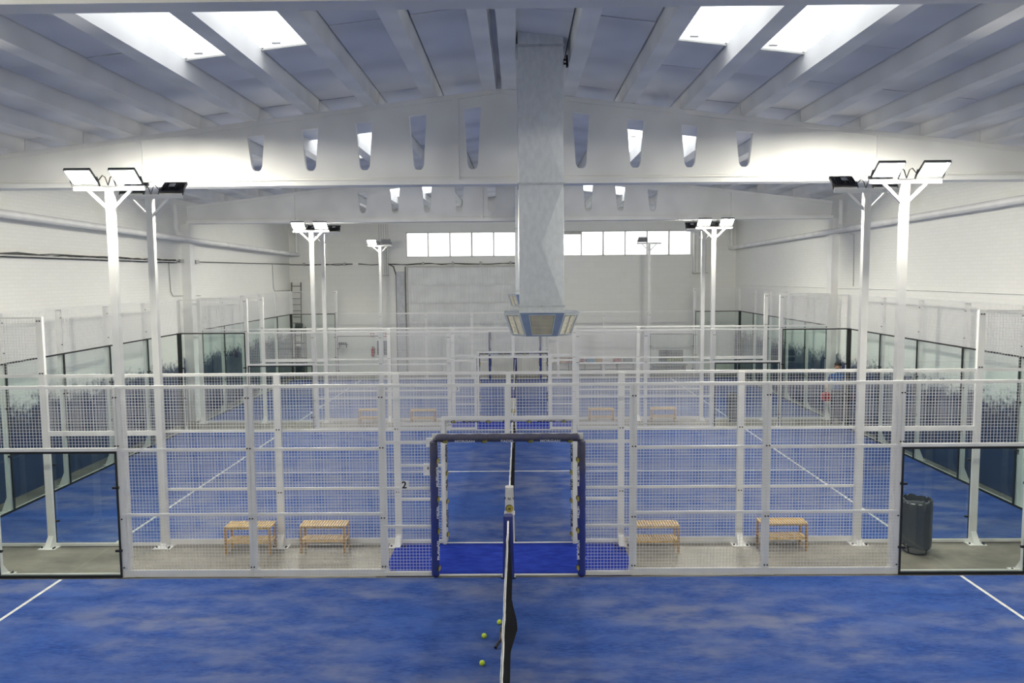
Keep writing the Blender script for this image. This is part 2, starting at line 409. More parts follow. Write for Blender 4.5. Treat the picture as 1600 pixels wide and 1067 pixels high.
# ------------------------------------------------------------------ girders
HOLES = [RX + (i - 4.5) * 1.0275 for i in range(10)]
def girder(yn, label):
    root = thing('roof_girder', label, 'girder', (0, yn, 0)); struct(root)
    bm = bmesh.new(); xl, xr = WL + .2, WR - .2
    def loop(pts):
        vv = [bm.verts.new((x, .14, z)) for x, z in pts]
        return [bm.edges.new((vv[i], vv[(i + 1) % len(vv)])) for i in range(len(vv))]
    ed = loop([(xl, 6.535), (xr, 6.535), (xr, zr(xr) - .08), (RX, zr(RX) - .08), (xl, zr(xl) - .08)])
    for hx in HOLES:
        zt = zr(hx) - .28; o = (hx - RX) * .0; zb = 6.675; wt, wb_ = .165, .098
        tilt = .119 * (1 if hx < RX else -1)
        pts = [(hx - wt, zt - tilt * wt), (hx + wt, zt + tilt * wt), (hx + wb_ + .004, zb + .09), (hx + wb_ * .82, zb + .035), (hx + wb_ * .45, zb),
               (hx - wb_ * .45, zb), (hx - wb_ * .82, zb + .035), (hx - wb_ - .004, zb + .09)]
        ed += loop(pts)
    bmesh.ops.triangle_fill(bm, use_beauty=True, edges=ed)
    r = bmesh.ops.extrude_face_region(bm, geom=bm.faces[:])
    bmesh.ops.translate(bm, verts=[g for g in r['geom'] if isinstance(g, bmesh.types.BMVert)], vec=(0, .12, 0))
    bmesh.ops.recalc_face_normals(bm, faces=bm.faces)
    me = bpy.data.meshes.new('web'); bm.to_mesh(me); bm.free(); me.materials.append(M['concrete_paint']); place('web', me, root)
    MB().box(xl, xr,   .18, .22, 6.46, 6.54).build('groove', 'concrete_paint', root)
    MB().box(xl, xr, 0, .39, 6.38, 6.465).build('bottom_flange', 'concrete_paint', root)
    MB().prism([(xl, zr(xl) - .09), (RX, zr(RX) - .09), (xr, zr(xr) - .09), (xr, zr(xr) - .003), (RX, zr(RX) - .003), (xl, zr(xl) - .003)], .10, .30).build('top_flange', 'concrete_paint', root)
    for x in (RX - .825, RX + .825, -7.0, 7.0):
        MB().box(x - .05, x + .05, .09, .31, 6.465, zr(x) - .09).build('stiffener', 'concrete_paint', root)
    return root
girder(14.96, 'white tapered concrete girder with trapezoid holes spanning above the nearer floodlights')
girder(25.14, 'white tapered concrete girder with trapezoid holes spanning farther back above the second walkway')
g0 = MB().box(WL + .01, WR - .01, 5.04, 5.22, 6.38, zr(WR)).prism([(WL + .01, 6.9), (WR - .01, 6.9), (WR - .01, zr(WR) - .01), (RX, zr(RX) - .01), (WL + .01, zr(WL) - .01)], 5.06, 5.20).build('roof_girder', 'concrete_paint')
tag(struct(g0), 'white concrete girder edge crossing the very top of the view', 'girder')
def column(x0, x1, y0, y1, z1, label):
    c = MB().box(x0, x1, y0, y1, 0, z1).build('wall_column', 'concrete_paint'); tag(struct(c), label, 'column')
column(WL, -10.33, 25.14, 25.5, 6.38, 'white concrete column carrying the rear girder at left wall')
column(9.98 + .16, WR, 25.14, 25.5, 6.38, 'white concrete column carrying the rear girder at right wall')
column(WL, WL + .25, 14.96, 15.32, 6.38, 'white concrete column carrying the nearer girder at left wall')
column(WR - .25, WR, 14.96, 15.32, 6.38, 'white concrete column carrying the nearer girder at right wall')

# ------------------------------------------------------------------ fences and glass
def wire_me(w, h, t=.0042, pitch=.05):
    def mk():
        mb = MB(); nx = max(1, round(w / pitch)); nz = max(1, round(h / pitch))
        for i in range(nx + 1):
            x = w * i / nx; mb.add([(x - t / 2, -t / 2, 0), (x + t / 2, -t / 2, 0), (x + t / 2, t / 2, 0), (x - t / 2, t / 2, 0), (x - t / 2, -t / 2, h), (x + t / 2, -t / 2, h), (x + t / 2, t / 2, h), (x - t / 2, t / 2, h)],
                                  [(0, 1, 5, 4), (1, 2, 6, 5), (2, 3, 7, 6), (3, 0, 4, 7)])
        for j in range(nz + 1):
            z = h * j / nz; mb.add([(0, -t / 2 + t * .8, z - t / 2), (0, t / 2 + t * .8, z - t / 2), (0, t / 2 + t * .8, z + t / 2), (0, -t / 2 + t * .8, z + t / 2),
                                    (w, -t / 2 + t * .8, z - t / 2), (w, t / 2 + t * .8, z - t / 2), (w, t / 2 + t * .8, z + t / 2), (w, -t / 2 + t * .8, z + t / 2)],
                                   [(0, 1, 5, 4), (1, 2, 6, 5), (2, 3, 7, 6), (3, 0, 4, 7)])
        return mb.mesh('wire_mesh', 'white_wire')
    return cached(('wire', round(w, 3), round(h, 3)), mk)
def post_me(h, w, d, plate, bolts=True):
    def mk():
        mb = MB().box(-w / 2, w / 2, -d / 2, d / 2, 0, h); return mb.mesh('post', 'white_steel')
    return cached(('post', h, w, d), mk)
def foot_me():
    def mk():      # foot plate and sloping gusset, sticking out along -y
        mb = MB().box(-.15, .15, -.20, .03, .001, .014)
        mb.add([(-.05, -.17, .014), (.05, -.17, .014), (.05, -.03, .20), (-.05, -.03, .20), (-.05, -.03, .014), (.05, -.03, .014)],
               [(0, 1, 2, 3), (0, 4, 5, 1), (0, 3, 4), (1, 5, 2), (3, 2, 5, 4)])
        return mb.mesh('foot_plate', 'white_steel')
    return cached('foot', mk)
def bolt_me(): return cached('bolt', lambda: MB().tube([(0, 0, 0), (0, -.014, 0)], .012, 8).mesh('bolt', 'bolt'))
def post(root, x, y, h, out, w=.11, d=.06, foot=True, heads=()):
    p = place('post', post_me(h, w, d, foot), root, (x, y, 0))
    if foot:
        f = place('foot_plate', foot_me(), p, (0, 0, 0), rot=(0, 0, 0 if out < 0 else PI))
        b2 = cached('footbolt', lambda: MB().tube([(0, 0, .014), (0, 0, .036)], .016, 8).mesh('bolt', 'bolt'))
        for dx, dy in ((-.11, -.12), (.11, -.12), (.11, -.16)): place('bolt', b2, p, (dx, dy * (1 if out < 0 else -1), 0))
    for z in heads:
        for dx in (-.022, .022): place('bolt', bolt_me(), p, (dx, -d / 2 if out < 0 else -d / 2 - .05, z))
    return p
def pane(root, p0, p1, z0, z1, clamps=(.35, .65), seal=.022, th=.012):
    """glass pane between two floor points, black sealed edges, black clamps"""
    a = Vector((*p0, 0)); b = Vector((*p1, 0)); L = (b - a).length; ang = math.atan2(b.y - a.y, b.x - a.x)
    g = place('glass_pane', cached(('pane', round(L, 3), z0, z1), lambda: MB().box(.006, L - .006, -th / 2, th / 2, z0 + .01, z1).mesh('glass_pane', 'glass')), root, (a.x, a.y, 0), rot=(0, 0, ang))
    def sl():
        s = seal; mb = MB()
        mb.box(0, s, -.012, .012, z0 + .01, z1 + .008); mb.box(L - s, L, -.012, .012, z0 + .01, z1 + .008)
        mb.box(s, L - s, -.014, .014, z1 - .022, z1 + .010); mb.box(s, L - s, -.012, .012, z0 + .01, z0 + .05); return mb.mesh('seal', 'black_seal')
    place('seal', cached(('seal', round(L, 3), z0, z1), sl), g)
    cm = cached('clamp', lambda: MB().box(-.05, .05, -.02, .02, -.016, .016).mesh('clamp', 'black_metal'))
    for t in clamps:
        for x in (.03, L - .03): place('clamp', cm, g, (x, 0, z0 + (z1 - z0) * t))
    return g
def rail(root, x0, x1, y, z, h=.05, d=.035): return place('rail', cached(('rail', round(x1 - x0, 3), h, d), lambda: MB().box(0, x1 - x0, -d / 2, d / 2, -h / 2, h / 2).mesh('rail', 'white_steel')), root, (x0, y, z))
def wire(root, x0, x1, y, z0, z1): return place('wire_mesh', wire_me(x1 - x0, z1 - z0), root, (x0, y, z0), 'stuff')
DW = 1.13
def fence(yf, out, label, base=.09):
    root = thing('court_fence', label, 'fence', (0, yf, 0))
    yp = out * .055                                   # posts stand outside the court
    for s in (-1, 1):
        def span(a, b): return (a, b) if s > 0 else (-b, -a)
        post(root, s * 10.0, yp, 4.0, out); post(root, s * 8, yp, 4.02, out, heads=(3.05, 3.95)); post(root, s * 6, yp, 3.0, out, heads=(.18, .95, 2.1, 2.85))
        post(root, s * 3.97, yp, 3.0, out, heads=(.18, .95, 2.05, 2.83)); post(root, s * 1.93, yp, 3.0, out, heads=(.18, .95, 2.05, 2.83))
        post(root, s * DW, yp, 2.2, out, w=.06, foot=False)
        a, b = span(8, 10); pane(root, (a + .03, 0), (b - .03, 0), 0, 3.0); wire(root, a, b, 0, 3.02, 4.0); rail(root, a, b, 0, 4.0, .03); rail(root, a, b, yp, 3.0); rail(root, a, b, yp, .035, .05)
        a, b = span(6, 8); pane(root, (a + .03, 0), (b - .03, 0), 0, 2.0, (.22, .72)); wire(root, a, b, 0, 2.02, 3.0); rail(root, a, b, yp, 3.0); rail(root, a, b, yp if out < 0 else 0, 2.0 if out < 0 else 2.04, .085 if out < 0 else .05); rail(root, a, b, yp, .035, .05)
        for (u, v) in ((3.97, 6), (1.93, 3.97)):
            a, b = span(u, v); wire(root, a, b, 0, .02, 3.0)
            for z, h in ((3.0, .05), (2.02, .045), (1.0, .045)): rail(root, a, b, yp * .5, z, h)
            rail(root, a, b, yp * .5, .02 + base / 2, base)
        a, b = span(DW, 1.93); wire(root, a, b, 0, .02, 2.2)
        for z, h in ((2.12, .045), (1.4, .04), (.8, .04)): rail(root, a, b, yp * .5, z, h)
        rail(root, a, b, yp * .5, .05, .06)
        a, b = span(.04, 1.93); wire(root, a, b, 0, 2.2, 3.0); rail(root, a, b, yp * .5, 3.0)
        a, b = span(.04, DW + .03); rail(root, a, b, yp * .5, 2.22, .06)
        rail(root, *span(0, DW), yp * .5, .018, .02)
    p = place('post', post_me(.82, .08, .06, 0), root, (0, yp, 2.2))
    return root
fence(Y1, 1, 'long white mesh fence nearest the camera, with glass corners and blue padded doorway', .10)
fence(Y2, -1, 'white mesh fence behind the front benches, doorway padded in white')
fence(Y3, 1, 'white mesh fence on the far side of the middle court')
fence(Y4, -1, 'white mesh fence behind the rear benches, doorway padded in dark blue')
fence(Y5, 1, 'white mesh fence farthest back, in front of the rolling door')

def end_wall(x, y0, y1, label):
    root = thing('glass_wall', label, 'glass wall', (x, 0, 0)); s = -1 if x < 0 else 1
    n = 5; L = (y1 - y0) / n
    for i in range(n):
        a = y0 + i * L; pane(root, (0, a), (0, a + L), .0, 3.0, (.38, .7))
        place('wire_mesh', wire_me(L, .98), root, (0, a, 3.02), 'stuff', rot=(0, 0, PI / 2))
        MB().box(-.015, .015, a, a + L, 3.985, 4.015).build('rail', 'white_steel', root)
        MB().box(-.02 + s * .05, .02 + s * .05, a, a + L, 0, .045).build('rail', 'white_steel', root)
    for yy in (y0, y1): MB().box(-.045, .045, yy - .045, yy + .045, .01, 3.01).build('corner_seal', 'black_seal', root)
    for i in range(1, n):
        p = place('post', cached(('epost',), lambda: MB().box(-.04, .04, -.05, .05, 0, 4.0).mesh('post', 'white_steel')), root, (s * .075, y0 + i * L, 0))
        fm = cached(('efoot', s), lambda: MB().box(-.05, .17, -.14, .14, 0.001, .014).add([(.04, -.05, .014), (.04, .05, .014), (.16, .05, .014), (.16, -.05, .014), (.04, -.05, .3), (.04, .05, .3)], [(0, 1, 5, 4), (2, 3, 4, 5), (0, 4, 3), (1, 2, 5), (0, 3, 2, 1)]).mesh('foot_plate', 'white_steel'))
        place('foot_plate', fm, p, (0, 0, 0), rot=(0, 0, 0 if s > 0 else PI))
        for z in (3.2, 3.8): place('bolt', cached('ebolt', lambda: MB().tube([(-.012, 0, 0), (.012, 0, 0)], .014, 8).mesh('bolt', 'bolt')), p, (-s * .05, 0, z))
for (a, b, nm) in ((Y1 - 10, Y1, 'nearest'), (Y2, Y3, 'middle'), (Y4, Y5, 'farthest')):
    end_wall(-10, a + .03, b - .03, 'clear glass end wall with black joints, left end of the %s court' % nm)
    end_wall(10, a + .03, b - .03, 'clear glass end wall with black joints, right end of the %s court' % nm)

# ------------------------------------------------------------------ floodlight masts
def mast(x, y, face, lit, label):
    """face: -1 shines towards -y, +1 towards +y"""
    root = thing('floodlight_mast', label, 'floodlight', (x, y, 0), 'floodlight masts of the courts')
    H = 6.02
    MB().box(-.055, .055, -.05, .05, 0, H - .03).build('pole', 'white_steel', root)
    MB().box(-.54, .54, -.03, .03, H - .035, H + .035).build('crossbar', 'white_steel', root)
    for s in (-1, 1): MB().bar((s * .03, 0, H - .32), (s * .32, 0, H - .03), .04, .04).build('brace', 'white_steel', root)
    for s, on in zip((-1, 1), lit):
        if on is None: continue
        f = thing('floodlight', '', '', (0, 0, 0)); del f['label']; del f['category']; f.parent = root
        f.location = (s * .33, face * .05, H + .06)
        # case is built facing -y, tilted to look down and forwards, hinged at its lower rear edge
        tilt = math.radians(36); W, D = .195, .31
        ca, sa = math.cos(tilt), math.sin(tilt)
        def tr(u, v, w):   # u across, v up along the face, w out of the face
            yy = -(v * ca + w * sa); zz = v * sa - w * ca
            return (u, yy * -face if face > 0 else yy, zz)
        def bx(u0, u1, v0, v1, w0, w1, name, mat):
            mb = MB().box(u0, u1, v0, v1, w0, w1); mb.v = [tr(*p) for p in mb.v]; return mb.build(name, mat, f)
        bx(-W, W, 0, D, -.034, 0, 'case', 'lamp_case' if on else 'lamp_grey')
        for u in [-.148 + .037 * i for i in range(9)]: bx(u - .004, u + .004, .05, D - .05, -.062, -.034, 'cooling_fin', 'lamp_case' if on else 'lamp_grey')
        bx(-.05, .05, .11, .20, -.072, -.062, 'driver_plate', 'alu')
        bx(-W, W, 0, .018, 0, .012, 'rim', 'alu'); bx(-W, W, D - .018, D, 0, .012, 'rim', 'alu')
        bx(-W, -W + .015, .018, D - .018, 0, .012, 'rim', 'alu'); bx(W - .015, W, .018, D - .018, 0, .012, 'rim', 'alu')
        bx(-W + .015, W - .015, .018, D - .018, .001, .006, 'lens', 'lens' if on else 'lamp_grey')
        for u in (-W - .01, W + .01): MB().bar((u, 0, -.03), tr(u, .12, -.03), .012, .03).build('bracket', 'lamp_case', f)
        pts = [(-s * W * .8, face * -.03, .04), (-s * .24, face * -.02, .13), (-s * .29, 0, .10), (-s * .33, 0, -.02)]
        MB().tube(pts, .008, 6).build('cable', 'cable', f, smooth=True)
    return root
sd = {-1: 'left', 1: 'right'}
for s in (-1, 1):
    mast(s * 5.98, Y1 - 10.12, 1, (1, 1), 'white lit floodlight mast on the camera side of the nearest court, %s of net' % sd[s])
    mast(s * 5.98, Y1 + .12, -1, (1, 1), 'tall white mast with two lit floodlights on the nearest fence, %s of the duct' % sd[s])
    mast(s * 5.98, Y2 - .12, 1, (1, 1), 'white mast with dark-backed floodlights turned away, behind the front benches, %s of the duct' % sd[s])
    mast(s * 5.98, Y3 + .12, -1, (1, 1), 'white mast with two lit floodlights beyond the middle court, %s of the duct' % sd[s])
    mast(s * 5.98, Y4 - .12, 1, (1, 1), 'thin white mast with floodlights turned away, by the rear benches, %s of the duct' % sd[s])
mast(-5.98, Y5 + .12, -1, (1, 0), 'small distant white mast with one lit and one dark floodlight')
mast(5.98, Y5 + .12, -1, (0, None), 'small distant white mast with a single unlit floodlight before the window strip')

# ------------------------------------------------------------------ door padding
def puff(p, q, r, seg, mat, name, parent, amp=.10):
    p = Vector(p); q = Vector(q); L = (q - p).length; n = max(8, int(L / .03)); pts = []; rr = []
    for i in range(n + 1):
        t = i / n; pts.append(p.lerp(q, t)); a = t * L / seg * PI
        e = min(1, min(t, 1 - t) * L / .03 + .55); rr.append(r * (1 - amp + amp * abs(math.sin(a))) * e)
    return MB().tube(pts, rr, 14).build(name, mat, parent, smooth=True)
def emblem(parent, loc, rot, r=.045):
    d = place('emblem', cached(('emb', r), lambda: MB().tube([(0, 0, 0), (0, 0, .004)], r, 20).mesh('emblem', 'yellow')), parent, loc, rot=rot)
    def arc():
        mb = MB(); pts = [(math.cos(t) * r * .93, math.sin(t) * r * .93, .005) for t in [math.radians(60 + i * 12) for i in range(14)]]
        return mb.tube(pts, .006, 6).mesh('ring', 'ink')
    place('ring', cached(('embring', r), arc), d)
    return d
def letter(parent, txt, size, mat, loc, rot): return place('lettering', text_mesh(txt, size, mat), parent, loc, rot=rot)
def door_pads(yf, out, mat, ink, label, r=.065, top=True, cat='padding', z1=2.16):
    root = thing('doorway_padding', label, cat, (0, yf, 0))
    y = -out * .0
    for s in (-1, 1):
        p = puff((s * DW, y, .015), (s * DW, y, z1), r, .26, mat, 'side_pad', root)
        for i, z in enumerate((.16, .75, 1.25, 1.85)): emblem(p, (s * (DW - r * .90), y - r * .40, z), (PI / 2, 0, -s * 1.15))
        for z in (.45, 1.05, 1.6): letter(p, 'MORGAN' if z != 1.05 else 'PADEL', .07, ink, (s * (DW - r * .74), y - r * .74, z), (PI / 2, -PI / 2, 0))
        tie = cached('tie', lambda: MB().box(-.004, .004, -.02, .02, -.006, .006).mesh('tie', 'white_ink'))
        for z in (.3, .56, .82, 1.08, 1.34, 1.6, 1.86): place('tie', tie, p, (s * (DW + r), y, z))
    if top:
        t = puff((-DW + .03, y, z1 + .035), (DW - .03, y, z1 + .035), r, .26, mat, 'top_pad', root)
        for x in (-.95, -.35, .35, .95): emblem(t, (x, y - r * .72, z1 + .035 - r * .7), (PI / 4 + PI / 2, 0, 0))
        for x, w in ((-.65, 'MORGAN'), (0, 'PADEL'), (.65, 'MORGAN')): letter(t, w, .07, ink, (x, y - r * .74, z1 + .035 - r * .70), (PI / 2 + PI / 5, 0, 0))
    return root
door_pads(Y1 - .03, 1, 'pad_blue', 'white_ink', 'faded blue quilted padding around the nearest doorway')
door_pads(Y2 + .03, -1, 'pad_white', 'ink', 'white lettered padding around the doorway behind the front mat', r=.055)
door_pads(Y4 + .02, -1, 'pad_blue', 'white_ink', 'dark blue padding around the doorway behind the rear mat', r=.06)
door_pads(Y5 - .03, 1, 'pad_blue', 'white_ink', 'blue upright pads of the farthest doorway', r=.06, top=False, z1=2.2)

# ------------------------------------------------------------------ nets
def court_net(y0, y1, label, bulge=None, padA='pad_blue', padB='pad_blue'):
    root = thing('court_net', label, 'net', (0, 0, 0))
    ym = (y0 + y1) / 2
    def top(y): return .88 + .04 * ((y - ym) / (y1 - ym)) ** 2
    def dx(y, z):
        lean = .055 * (1 - z / .9)
        if not bulge: return lean
        by, bz, amp = bulge; t = 1 - abs(y - by) / .62
        return lean + amp * max(0, t) ** 1.15 * math.exp(-((z - bz) / .33) ** 2)
    mb = MB(); t = .0045; n = int((y1 - y0) / .045); nz = 20
    def P(i, j): y = y0 + (y1 - y0) * i / n; z = .03 + (top(y) - .05) * j / nz; return (dx(y, z), y, z)
    for i in range(0, n + 1):
        for j in range(nz):
            a = P(i, j); b = P(i, j + 1)
            mb.add([(a[0] - t, a[1] - t, a[2]), (a[0] + t, a[1] - t, a[2]), (a[0], a[1] + t, a[2]), (b[0] - t, b[1] - t, b[2]), (b[0] + t, b[1] - t, b[2]), (b[0], b[1] + t, b[2])], [(0, 1, 4, 3), (1, 2, 5, 4), (2, 0, 3, 5)])
    for j in range(nz + 1):
        for i in range(n):
            a = P(i, j); b = P(i + 1, j)
            mb.add([(a[0] - t, a[1], a[2] - t), (a[0] + t, a[1], a[2] - t), (a[0], a[1], a[2] + t), (b[0] - t, b[1], b[2] - t), (b[0] + t, b[1], b[2] - t), (b[0], b[1], b[2] + t)], [(0, 1, 4, 3), (1, 2, 5, 4), (2, 0, 3, 5)])
    mb.build('net_mesh', 'net', root, kind='stuff')
    tp = MB(); m = 60; random.seed(3)
    for i in range(m + 1):
        y = y0 + (y1 - y0) * i / m; w = random.uniform(-.004, .004); zt = top(y)
        tp.v += [(-.012 + w, y, zt - .055), (-.013 + w, y, zt), (0 + w, y, zt + .006), (.013 + w, y, zt), (.012 + w, y, zt - .055)]
    tp.f = [(5 * i + k, 5 * i + k + 1, 5 * i + k + 6, 5 * i + k + 5) for i in range(m) for k in range(4)]
    tp.build('top_tape', 'tape', root)
    MB().tube([(0, y0 - .05, top(y0) - .01), (0, y1 + .05, top(y1) - .01)], .006, 6).build('cable', 'alu', root)
    MB().box(-.025, .025, ym - .003, ym + .003, .012, .86).build('centre_strap', 'tape', root)
    for (y, dr, mat, ink) in ((y0, -1, padA, 'white_ink'), (y1, 1, padB, 'white_ink')):
        yy = y + dr * .07
        p = MB().add([(x * .09 * (1 if zz < .9 else .8), yy + v * .085, zz) for zz in (.01, .9, .985) for x, v in ((-1, -.6), (-.6, -1), (.6, -1), (1, -.6), (1, .6), (.6, 1), (-.6, 1), (-1, .6))],
                     [(i + r * 8, (i + 1) % 8 + r * 8, (i + 1) % 8 + r * 8 + 8, i + r * 8 + 8) for r in (0, 1) for i in range(8)] + [tuple(range(7, -1, -1)), tuple(range(16, 24))]).build('post_pad', mat, root)
        if mat == 'pad_white':
            def wrapped():
                me = text_mesh('MORGAN', .062, 'ink').copy(); Rr = .095
                for q in me.vertices: x = q.co.x; q.co.x = Rr * math.sin(x / Rr); q.co.z += Rr * (math.cos(x / Rr) - 1)
                return me
            place('lettering', cached('wrapped', wrapped), p, (0, yy - .0885, .79), rot=(PI / 2, 0, 0))
            emblem(p, (0, yy - .086, .62), (PI / 2, 0, 0), .068)
            letter(p, 'M', .05, 'ink', (0, yy - .093, .61), (PI / 2, 0, 0))
            MB().box(-.092, .092, yy - .088, yy + .088, .50, .525).build('band', 'tape', p)
        MB().box(-.11, .11, yy - .1, yy + .1, .001, .012).build('base_plate', 'white_steel', root)
    return root
RB = (9.92, .10, .085)
court_net(Y1 - 9.9, Y1 - .10, 'black net with white top tape dividing the nearest court', RB)
court_net(Y2 + .16, Y3 - .16, 'black net with white top tape dividing the middle court', None, 'pad_white', 'pad_white')
court_net(Y4 + .16, Y5 - .16, 'black net with white top tape dividing the farthest court', None, 'pad_blue', 'pad_blue')

# ------------------------------------------------------------------ mats in the doorways
def mat(y0, y1, label):
    w = 1.97
    poly = [(-w + .06, y0), (w - .06, y0), (w, y0 + .4), (w, y1 - .15), (w - .08, y1), (-w + .08, y1), (-w, y1 - .15), (-w, y0 + .4)]
    n = len(poly)
    o = MB().add([(x, y, .001) for x, y in poly] + [(x, y, .016) for x, y in poly], [tuple(range(n - 1, -1, -1)), tuple(range(n, 2 * n))] + [(i, (i + 1) % n, n + (i + 1) % n, n + i) for i in range(n)]).build('turf_mat', 'mat')
    tag(o, label, 'mat')
mat(Y1 + .02, Y2 - .02, 'deep blue turf mat on the front walkway between two doorways')
mat(Y3 + .02, Y4 - .02, 'deep blue turf mat on the rear walkway between two doorways')

# ------------------------------------------------------------------ benches
def bench():
    root = thing('slatted_bench', 'x', 'bench', (0, 0, 0), 'slatted wooden benches in the walkways')
    W, D, H = .78, .34, .47
    leg = MB().box(-.018, .018, -.018, .018, 0, H - .03).mesh('leg', 'wood_leg')
    for x in (.02, W - .02):
        for y in (.02, D - .02): place('leg', leg, root, (x, y, 0))
    ra = MB().box(.038, W - .038, -.01, .01, -.025, .0).mesh('apron', 'wood'); rs = MB().box(-.01, .01, .038, D - .038, -.025, 0).mesh('side_rail', 'wood')
    sl = MB().box(-.0135, .0135, 0, D, 0, .014).mesh('slat', 'wood'); sl2 = MB().box(-.0135, .0135, .0, D - .05, 0, .014).mesh('slat', 'wood')
    for z, s_, dy, x0, x1 in ((H - .015, sl, 0, .0135, W - .0135), (.21, sl2, .025, .06, W - .06)):
        for y in (.02, D - .02): place('apron', ra, root, (0, y, z))
        for x in (.02, W - .02): place('side_rail', rs, root, (x, 0, z))
        n = 18 if dy == 0 else 16
        for i in range(n): place('slat', s_, root, (x0 + (x1 - x0) * i / (n - 1), dy, z + .001))
    return root
b0 = bench(); first = True
for x, y, lab in ((-4.81, 12.85, 'slatted wooden two-tier bench at the left end of the front row'), (-3.55, 12.89, 'slatted wooden two-tier bench second from left in the front row'),
                  (2.07, 12.80, 'slatted wooden two-tier bench just right of the front mat'), (4.25, 12.91, 'slatted wooden two-tier bench nearest the front bin'),
                  (-4.90, 24.35, 'small distant slatted bench at the left end of the rear row'), (-3.24, 24.2, 'small distant slatted bench left of the rear mat'),
                  (2.35, 24.2, 'small distant slatted bench right of the rear mat'), (4.31, 24.25, 'small distant slatted bench at the right end of the rear row')):
    o = b0 if first else copy_tree(b0); first = False
    o.location = (x, y, 0); o['label'] = lab

# ------------------------------------------------------------------ bins
def bin_(x, y, label):
    root = thing('wire_bin', label, 'bin', (x, y, 0), 'wire-stand rubbish bins')
    R = .225
    ring = lambda r, z, t: MB().tube([(r * math.cos(a), r * math.sin(a), z) for a in [2 * PI * i / 28 for i in range(29)]], t, 6, False)
    ring(R, .86, .012).build('rim', 'alu', root, True); ring(R * .95, .13, .008).build('lower_ring', 'black_metal', root, True); ring(R * .8, .012, .008).build('foot_ring', 'black_metal', root, True)
    for a in (.5, 2.1, 3.7, 5.3):
        MB().tube([(R * math.cos(a), R * math.sin(a), .86), (R * .97 * math.cos(a), R * .97 * math.sin(a), .13), (R * .8 * math.cos(a), R * .8 * math.sin(a), .012)], .009, 6).build('upright', 'black_metal', root, True)
    mb = MB(); n = 40; prof = [(.80, .20), (.93, .91), (1.0, .905), (1.05, .885), (1.05, .70), (1.04, .5), (1.06, .3), (1.04, .17), (.75, .14), (0.05, .13)]
    rnd = random.Random(5); ph = [rnd.uniform(-1, 1) for _ in range(n)]
    for j, (r, z) in enumerate(prof):
        for i in range(n):
            a = 2 * PI * i / n; k = .035 * ph[i] * (1 if 3 <= j <= 8 else .4); zz = z + (.02 * ph[(i * 3) % n] if j in (0, 1, 2) else 0) - (.07 * max(0, math.cos(a * 1.0 + 1.2)) if j == 7 else 0)
            mb.v.append((R * (r + k) * math.cos(a), R * (r + k) * math.sin(a), zz))
    mb.f = [(j * n + i, j * n + (i + 1) % n, (j + 1) * n + (i + 1) % n, (j + 1) * n + i) for j in range(len(prof) - 1) for i in range(n)]
    mb.build('bag', 'bag', root, True)
bin_(6.80, 12.86, 'wire bin with dark grey bag behind the right front glass')
bin_(6.95, 24.45, 'distant wire bin with dark bag by the rear walkway')

# ------------------------------------------------------------------ balls and racket
def ball(x, y, rz, label):
    root = thing('padel_ball', label, 'ball', (x, y, .046), 'balls beside the net', rz)
    def mk():
        mb = MB(); n = 20
        bm = bmesh.new(); bmesh.ops.create_uvsphere(bm, u_segments=20, v_segments=12, radius=.033); me = bpy.data.meshes.new('felt'); bm.to_mesh(me); bm.free()
        me.materials.append(M['ball']); me.polygons.foreach_set('use_smooth', [True] * len(me.polygons)); return me
    place('felt', cached('ball', mk), root)
    def seam():
        pts = []
        for i in range(41):
            t = 2 * PI * i / 40; a, b = .75, .25
            v = Vector((a * math.cos(t) + b * math.cos(3 * t), a * math.sin(t) - b * math.sin(3 * t), 2 * math.sqrt(a * b) * math.sin(2 * t))).normalized() * .0331; pts.append(v)
        return MB().tube(pts, .0013, 5, False).mesh('seam', 'white_ink')
    place('seam', cached('seam', seam), root)
ball(-.100, 10.13, .3, 'yellow-green ball lying closest to the net tape')
ball(-.287, 9.73, 1.4, 'yellow-green ball in the middle of the three by the net')
ball(-.280, 9.02, 2.2, 'yellow-green ball nearest the camera beside the net')
rk = thing('padel_racket', 'black racket leaning against the net of the nearest court', 'racket', (-.130, 9.42, .020))
hp = Vector((0, 0, .02)); dirn = Vector((.42, .85, .30)).normalized(); side = dirn.cross(Vector((.9, -.42, .12))).normalized(); nrm = dirn.cross(side).normalized()
def RP(u, v, w): return tuple(hp + dirn * u + side * v + nrm * w)
g = MB().tube([RP(0, 0, 0), RP(.13, 0, 0)], .017, 10).build('grip', 'racket', rk, True)
MB().tube([RP(-.006, 0, 0), RP(.004, 0, 0)], .02, 10).build('butt_cap', 'racket', rk, True)
hd = MB(); n = 28
oval = [(.30 + .135 * math.cos(2 * PI * i / n), .125 * math.sin(2 * PI * i / n)) for i in range(n)]
hd.add([RP(u, v, -.018) for u, v in oval] + [RP(u, v, .018) for u, v in oval], [tuple(range(n - 1, -1, -1)), tuple(range(n, 2 * n))] + [(i, (i + 1) % n, n + (i + 1) % n, n + i) for i in range(n)])
hd.build('head', 'racket', rk)
for s in (-1, 1): MB().bar(RP(.12, 0, 0), RP(.2, s * .07, 0), .02, .03).build('bridge', 'racket_red', rk)

